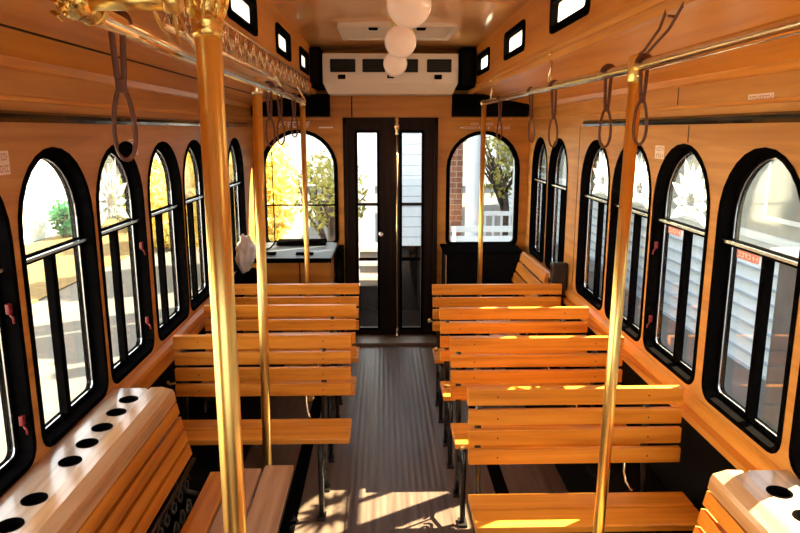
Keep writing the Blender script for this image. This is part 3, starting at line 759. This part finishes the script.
for side, X, o_, y0, y1, l in (('left', XL, -1, 2.10, 2.17, 'pink paper strip stuck under the crossbar of the near left window'), ('right', XR, 1, 2.27, 2.42, 'pink and white strip stuck under the crossbar of the near right window'), ('right', XR, 1, 2.90, 3.03, 'pink strip stuck under the crossbar of the second right window')):
    root = thing('window_sticker', l, 'sticker', (X + o_ * .045, (y0 + y1) / 2, 1.42))
    MB().plate(MX, [(y0, 1.405), (y1, 1.405), (y1, 1.437), (y0, 1.437)], [], X + o_ * .0475, X + o_ * .0485).build('paper', PINKS, root)
    mb = MB(); glyphs(mb, MX, y0 + .006, y1 - .006, 1.412, 1.430, 6, X + o_ * .0465, X + o_ * .0475, 3); mb.build('print', MARK, root)
root = thing('wall_lettering', 'small white lettering painted above the right rear window', 'lettering', (.88, YB, 1.89))
m = MB(); glyphs(m, MY, .69, .93, 1.878, 1.898, 9, YB - .0015, YB - .0003, 2); glyphs(m, MY, .97, 1.10, 1.878, 1.898, 5, YB - .0015, YB - .0003, 6)
m.box(.665, .69, YB - .0015, YB - .0003, 1.884, 1.896); m.build('main_line', MARK, root)
m = MB(); glyphs(m, MY, .76, .83, 1.912, 1.93, 4, YB - .0015, YB - .0003, 9); glyphs(m, MY, .885, .95, 1.912, 1.93, 4, YB - .0015, YB - .0003, 10); m.build('upper_line', MARK, root)
root = thing('wall_lettering', 'faded pale lettering above the left rear window', 'lettering', (-.76, YB, 1.9))
m = MB(); glyphs(m, MY, -.90, -.62, 1.89, 1.94, 7, YB - .0015, YB - .0003, 21); m.build('main_line', STICK, root)
m = MB(); m.box(-.55, -.43, YB - .0015, YB - .0003, 1.885, 1.897); m.build('dash', MARK, root)

# ================================================================ OUTSIDE
GZ = -.75
ASPH = mat('pale_concrete_lot', (.085, .082, .08), .9, noise=.12, nscale=1.2)
GRASS = mat('dry_yellow_verge', (.12, .075, .02), .9, noise=.3, nscale=6)
WHITEW = mat('white_stucco', (.85, .85, .82), .8, noise=.04, nscale=2)
OCHRE = mat('ochre_render', (.75, .48, .16), .8, noise=.08, nscale=2)
TRUNK = mat('tree_bark', (.07, .05, .04), .9, noise=.3)
def leafmat(name, c1, c2):
    m, tt, b = newmat(name)
    tc = tt.nodes.new('ShaderNodeTexCoord'); n = tt.nodes.new('ShaderNodeTexNoise'); n.inputs['Scale'].default_value = 3
    tt.links.new(tc.outputs['Object'], n.inputs['Vector'])
    cr = tt.nodes.new('ShaderNodeValToRGB'); cr.color_ramp.elements[0].position = .4; cr.color_ramp.elements[1].position = .6
    cr.color_ramp.elements[0].color = (*c1, 1); cr.color_ramp.elements[1].color = (*c2, 1)
    tt.links.new(n.outputs['Fac'], cr.inputs[0]); tt.links.new(cr.outputs[0], b.inputs['Base Color'])
    b.inputs['Roughness'].default_value = .7
    tl = tt.nodes.new('ShaderNodeBsdfTranslucent'); ms = tt.nodes.new('ShaderNodeMixShader'); ms.inputs[0].default_value = .5
    tt.links.new(cr.outputs[0], tl.inputs[0]); tt.links.new(b.outputs[0], ms.inputs[1]); tt.links.new(tl.outputs[0], ms.inputs[2])
    tt.links.new(ms.outputs[0], tt.nodes['Material Output'].inputs[0])
    return m
YEL = leafmat('yellow_autumn_leaves', (.66, .50, .10), (.88, .78, .34))
GREENL = leafmat('green_leaves', (.03, .16, .07), (.07, .28, .14))
OLIVE = leafmat('olive_leaves', (.16, .17, .04), (.40, .38, .10))
def sidingmat(name, col, gap, pitch=.16):
    m, tt, b = newmat(name)
    tc = tt.nodes.new('ShaderNodeTexCoord'); sx = tt.nodes.new('ShaderNodeSeparateXYZ'); tt.links.new(tc.outputs['Object'], sx.inputs[0])
    mu = tt.nodes.new('ShaderNodeMath'); mu.operation = 'MULTIPLY'; mu.inputs[1].default_value = 1 / pitch; tt.links.new(sx.outputs['Z'], mu.inputs[0])
    fr = tt.nodes.new('ShaderNodeMath'); fr.operation = 'FRACT'; tt.links.new(mu.outputs[0], fr.inputs[0])
    lt = tt.nodes.new('ShaderNodeMath'); lt.operation = 'LESS_THAN'; lt.inputs[1].default_value = .1; tt.links.new(fr.outputs[0], lt.inputs[0])
    mx = tt.nodes.new('ShaderNodeMix'); mx.data_type = 'RGBA'; mx.inputs['A'].default_value = (*col, 1); mx.inputs['B'].default_value = (*gap, 1)
    tt.links.new(lt.outputs[0], mx.inputs['Factor']); tt.links.new(mx.outputs['Result'], b.inputs['Base Color']); b.inputs['Roughness'].default_value = .7
    return m
def brickmat(name, c1, c2, mo):
    m, tt, b = newmat(name)
    tc = tt.nodes.new('ShaderNodeTexCoord'); mp = tt.nodes.new('ShaderNodeMapping'); mp.inputs['Rotation'].default_value = (PI / 2, 0, 0)
    br = tt.nodes.new('ShaderNodeTexBrick'); br.inputs['Scale'].default_value = 3
    br.inputs['Color1'].default_value = (*c1, 1); br.inputs['Color2'].default_value = (*c2, 1); br.inputs['Mortar'].default_value = (*mo, 1)
    tt.links.new(tc.outputs['Object'], mp.inputs[0]); tt.links.new(mp.outputs[0], br.inputs['Vector']); tt.links.new(br.outputs[0], b.inputs['Base Color'])
    b.inputs['Roughness'].default_value = .85
    return m
SIDING = sidingmat('pale_blue_clapboard', (.40, .49, .60), (.22, .27, .34))
BRICK = brickmat('red_brown_brick', (.12, .045, .03), (.17, .07, .05), (.22, .18, .15))
STONE = brickmat('buff_brick', (.30, .29, .26), (.24, .23, .20), (.12, .11, .1))
PALEW = mat('pale_blue_white_paint', (.40, .46, .52), .6)
GREYP = mat('grey_painted_concrete', (.12, .12, .12), .8, noise=.2, nscale=4)
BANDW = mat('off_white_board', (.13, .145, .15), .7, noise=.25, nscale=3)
SIGNB = mat('blue_grey_paint', (.06, .12, .2), .5)


def ground_piece(name, x0, x1, y0, y1, m, z=GZ):
    o = MB().box(x0, x1, y0, y1, z - .05, z).build(name, m, loc=((x0 + x1) / 2, (y0 + y1) / 2, z)); o['kind'] = 'structure'; return o
ground_piece('ground', -60, 60, -25, 80, ASPH)
ground_piece('ground_verge', -8.2, -5.4, -10, 20.0, GRASS, GZ + .02)

# clapboard building to the right
root = thing('clapboard_building', 'low pale blue clapboard building alongside the right windows, with an unseen upper wing added to block sun', 'building', (4.2, 8, GZ))
m = MB(); m.box(4.1, 7.5, -6, 24, GZ, 2.3); m.box(4.1, 7.5, 6.6, 24, 2.42, 5.1); z = GZ  # taller wing is added out of view to block sun from far windows
while z < .75:
    m.box(4.06, 4.1, -6, 24, z, z + .012); z += .16
m.build('siding_wall', SIDING, root)
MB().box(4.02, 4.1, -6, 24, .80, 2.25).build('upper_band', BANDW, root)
MB().box(3.98, 4.1, -6, 24, .72, .80).build('trim_board', PALEW, root)
MB().box(3.85, 7.7, -6.2, 24.2, 2.3, 2.42).build('roof', GREYP, root)
MB().box(4.0, 7.7, 6.5, 24.2, 5.1, 5.25).build('sun_block_roof', GREYP, root)  # tops the added sun-blocking wing
for y in (6.0, 9.5, 13, 16.5, 20):
    f = MB().box(4.0, 4.06, y, y + .9, .95, 2.1).build('window', PALEW, root)
    MB().box(3.99, 4.0, y + .06, y + .84, 1.0, 2.05).build('pane', COUNT, f)
root = thing('grey_post', 'thick grey concrete post outside the near right window', 'post', (3.3, 4.75, GZ))
MB().box(3.05, 3.45, 4.3, 5.0, GZ, .9, .03).build('shaft', GREYP, root)
MB().box(3.0, 3.5, 4.25, 5.05, .9, .98, .02).build('cap', WHITEW, root)
# house behind the car: clapboard, brick pier, columns and porch rail
root = thing('porch_building', 'house behind the car with clapboard wall, brick pier and pale columns', 'building', (1.2, 10.5, GZ))
MB().box(-.05, 1.05, 10.4, 11, GZ, 4).build('siding_wall', SIDING, root)
MB().box(1.0, 1.21, 10.2, 11, GZ, 4).build('brick_pier', BRICK, root)
MB().box(-.55, -.14, 11, 11.4, GZ, 4).build('column', WHITEW, root)
for x, r in ((1.335, .11), (2.0, .08), (2.9, .11)):
    MB().lathe((x, 9.9, 0), [(r * 1.7, GZ), (r * 1.7, GZ + .15), (r * 1.1, GZ + .25), (r, 3.6), (r * 1.6, 3.8), (r * 1.6, 4)], 24).build('column', PALEW, root)
MB().box(1.45, 1.57, 10.5, 11, GZ, 4).build('brick_pier', BRICK, root)
MB().box(-.55, 3.4, 9.7, 11, GZ, -.2).build('porch_floor', GREYP, root)
m = MB().box(1.45, 1.92, 9.86, 9.92, .62, .68)
m.box(1.45, 1.92, 9.86, 9.92, .0, .06)
for k in range(4): m.box(1.5 + k * .125, 1.53 + k * .125, 9.87, 9.91, .06, .62)
m.build('porch_rail', PALEW, root)
root = thing('garden_bench', 'pale slatted bench on the porch seen through the right rear window', 'bench', (1.5, 9.2, GZ))
MB().box(.95, 2.0, 8.9, 9.3, .18, .23).build('seat', WHITEW, root)
MB().box(.95, 2.0, 9.3, 9.34, .32, .40).box(.95, 2.0, 9.3, 9.34, .46, .54).build('backrest', PALEW, root)
for x in (.97, 1.93): MB().box(x, x + .05, 8.92, 8.97, GZ, .18).box(x, x + .05, 9.28, 9.33, GZ, .54).build('leg', WHITEW, root)
root = thing('blue_sign_board', 'small blue-grey sign board on a post outside the left door leaf', 'sign', (-.44, 14, GZ))
MB().box(-.62, -.32, 13.98, 14.02, .75, 1.25).build('board', SIGNB, root)
MB().box(-.49, -.44, 14.02, 14.06, GZ, 1.25).build('post', GREYP, root)
# stacked planks / steps outside the door
root = thing('plank_steps', 'stack of weathered planks outside the left door leaf', 'planks', (-.2, 8.2, GZ))
for k in range(5): MB().box(-.36 + .02 * (k % 2), .0, 8.0 + .05 * k, 8.4 + .05 * k, -.30 + .17 * k, -.24 + .17 * k, .01).build('plank', OCHRE if False else STICK, root)
MB().box(-.30, -.06, 8.28, 8.36, GZ, .42).build('upright', GREYP, root)
root = thing('entrance_platform', 'dark boarding platform outside the rear door', 'platform', (.07, 6.6, GZ))
MB().box(-.6, .75, 5.98, 7.4, GZ, -.10, .01).build('deck', BLACK, root)
MB().box(.10, .62, 7.2, 7.26, -.1, .62).build('kick_panel', BLACK, root)
MB().box(-.42, .10, 7.2, 7.26, -.1, .17).build('kick_panel', BLACK, root)
# left side: white building, ochre building, brick wall
root = thing('white_building', 'large sunlit white building across the lot on the left', 'building', (-9, 6, GZ))
MB().box(-12, -8.4, -8, 19.6, GZ, 4.5).build('wall', WHITEW, root)
for y in (-2, 1, 4, 7, 10, 13):
    f = MB().box(-8.43, -8.38, y, y + 1.2, .5, 2).build('window', PALEW, root); MB().box(-8.38, -8.37, y + .08, y + 1.12, .58, 1.92).build('pane', COUNT, f)
root = thing('buff_brick_building', 'buff brick building beyond the yellow trees on the left', 'building', (-9, 24, GZ))
MB().box(-14, -7.8, 20.5, 30, GZ, 5).build('wall', STONE, root)
MB().box(-14.2, -7.6, 20.3, 30.2, 5, 5.3).build('roof', GREYP, root)
root = thing('pale_far_building', 'pale building in the far distance behind the car', 'building', (0, 34, GZ))
MB().box(-7, 14, 32, 36, GZ, 5).build('wall', WHITEW, root)
MB().box(-7.1, 14.1, 31.8, 36.2, 5, 5.3).build('roof', GREYP, root)

def tree(name, label, x, y, h, cr, cz, leafm, n, seed, ls=.09, dens=1):
    root = thing(name, label, 'tree', (x, y, GZ), 'trees outside the car')
    r = random.Random(seed); m = MB()
    m.tube([(x, y, GZ), (x + .04, y, GZ + h * .25), (x - .03, y + .03, GZ + h * .5)], [.11, .09, .06], 10).build('trunk', TRUNK, root)
    m = MB()
    for k in range(14):
        a = r.uniform(0, 2 * PI); e = r.uniform(.2, 1); L = cr * r.uniform(.6, 1.0)
        p0 = Vector((x, y, GZ + h * r.uniform(.2, .5))); p2 = Vector((x + math.cos(a) * L, y + math.sin(a) * L, cz + cr * (e - .5)))
        p1 = (p0 + p2) / 2 + Vector((r.uniform(-.1, .1), r.uniform(-.1, .1), r.uniform(0, .15)))
        m.tube([p0, p1, p2], [.035, .022, .008], 6)
        p3 = p1 + Vector((r.uniform(-.5, .5), r.uniform(-.5, .5), r.uniform(.1, .5))) * cr * .8
        m.tube([p1, (p1 + p3) / 2 + Vector((0, 0, .05)), p3], [.016, .010, .005], 5)
    m.build('branches', TRUNK, root)
    m = MB()
    for k in range(n):
        while True:
            v = Vector((r.uniform(-1, 1), r.uniform(-1, 1), r.uniform(-1, 1)))
            if v.length < 1: break
        v = v * (.55 + .45 * v.length)
        c = Vector((x + v.x * cr, y + v.y * cr, cz + v.z * cr * 1.1))
        rt = Matrix.Rotation(r.uniform(0, 6.28), 3, 'Z') @ Matrix.Rotation(r.uniform(-1.2, 1.2), 3, 'X') @ Matrix.Rotation(r.uniform(0, 6), 3, 'Y')
        s = ls * r.uniform(.6, 1.3)
        q = [c + rt @ Vector(p) * s for p in ((-1, 0, 0), (-.2, .5, .1), (1, 0, 0), (-.2, -.5, .1))]
        m.bm.faces.new([m.bm.verts.new(p) for p in q])
    m.build('foliage', leafm, root)
tree('shrub', 'small green shrub against the white building outside the near left window', -7.85, 16.6, 1.0, .42, -.25, GREENL, 900, 21, .06)
tree('autumn_tree', 'bright yellow autumn tree filling the left rear window', -2.78, 12.6, 4.2, 1.2, .75, YEL, 6500, 11, .11)
tree('bare_tree', 'dark twiggy tree at the right of the left rear window', -.75, 9.6, 3.6, .55, 1.0, OLIVE, 800, 12, .05)
tree('small_tree', 'small sunlit tree seen through the right rear window', 2.15, 11.8, 3.6, .8, 1.5, OLIVE, 800, 13, .06)
tree('autumn_tree', 'yellow-green tree outside the far left side windows', -4.9, 15.5, 1.8, 1.0, -.05, YEL, 2600, 14, .11)
tree('leafy_tree', 'olive green tree across the lot beyond the second left window', -6.2, 18.4, 1.8, 1.1, -.05, OLIVE, 2500, 15, .11)
tree('leafy_tree', 'olive and yellow tree behind the rear left corner', -4.7, 21.2, 3, 1.3, .4, OLIVE, 3500, 16, .14)
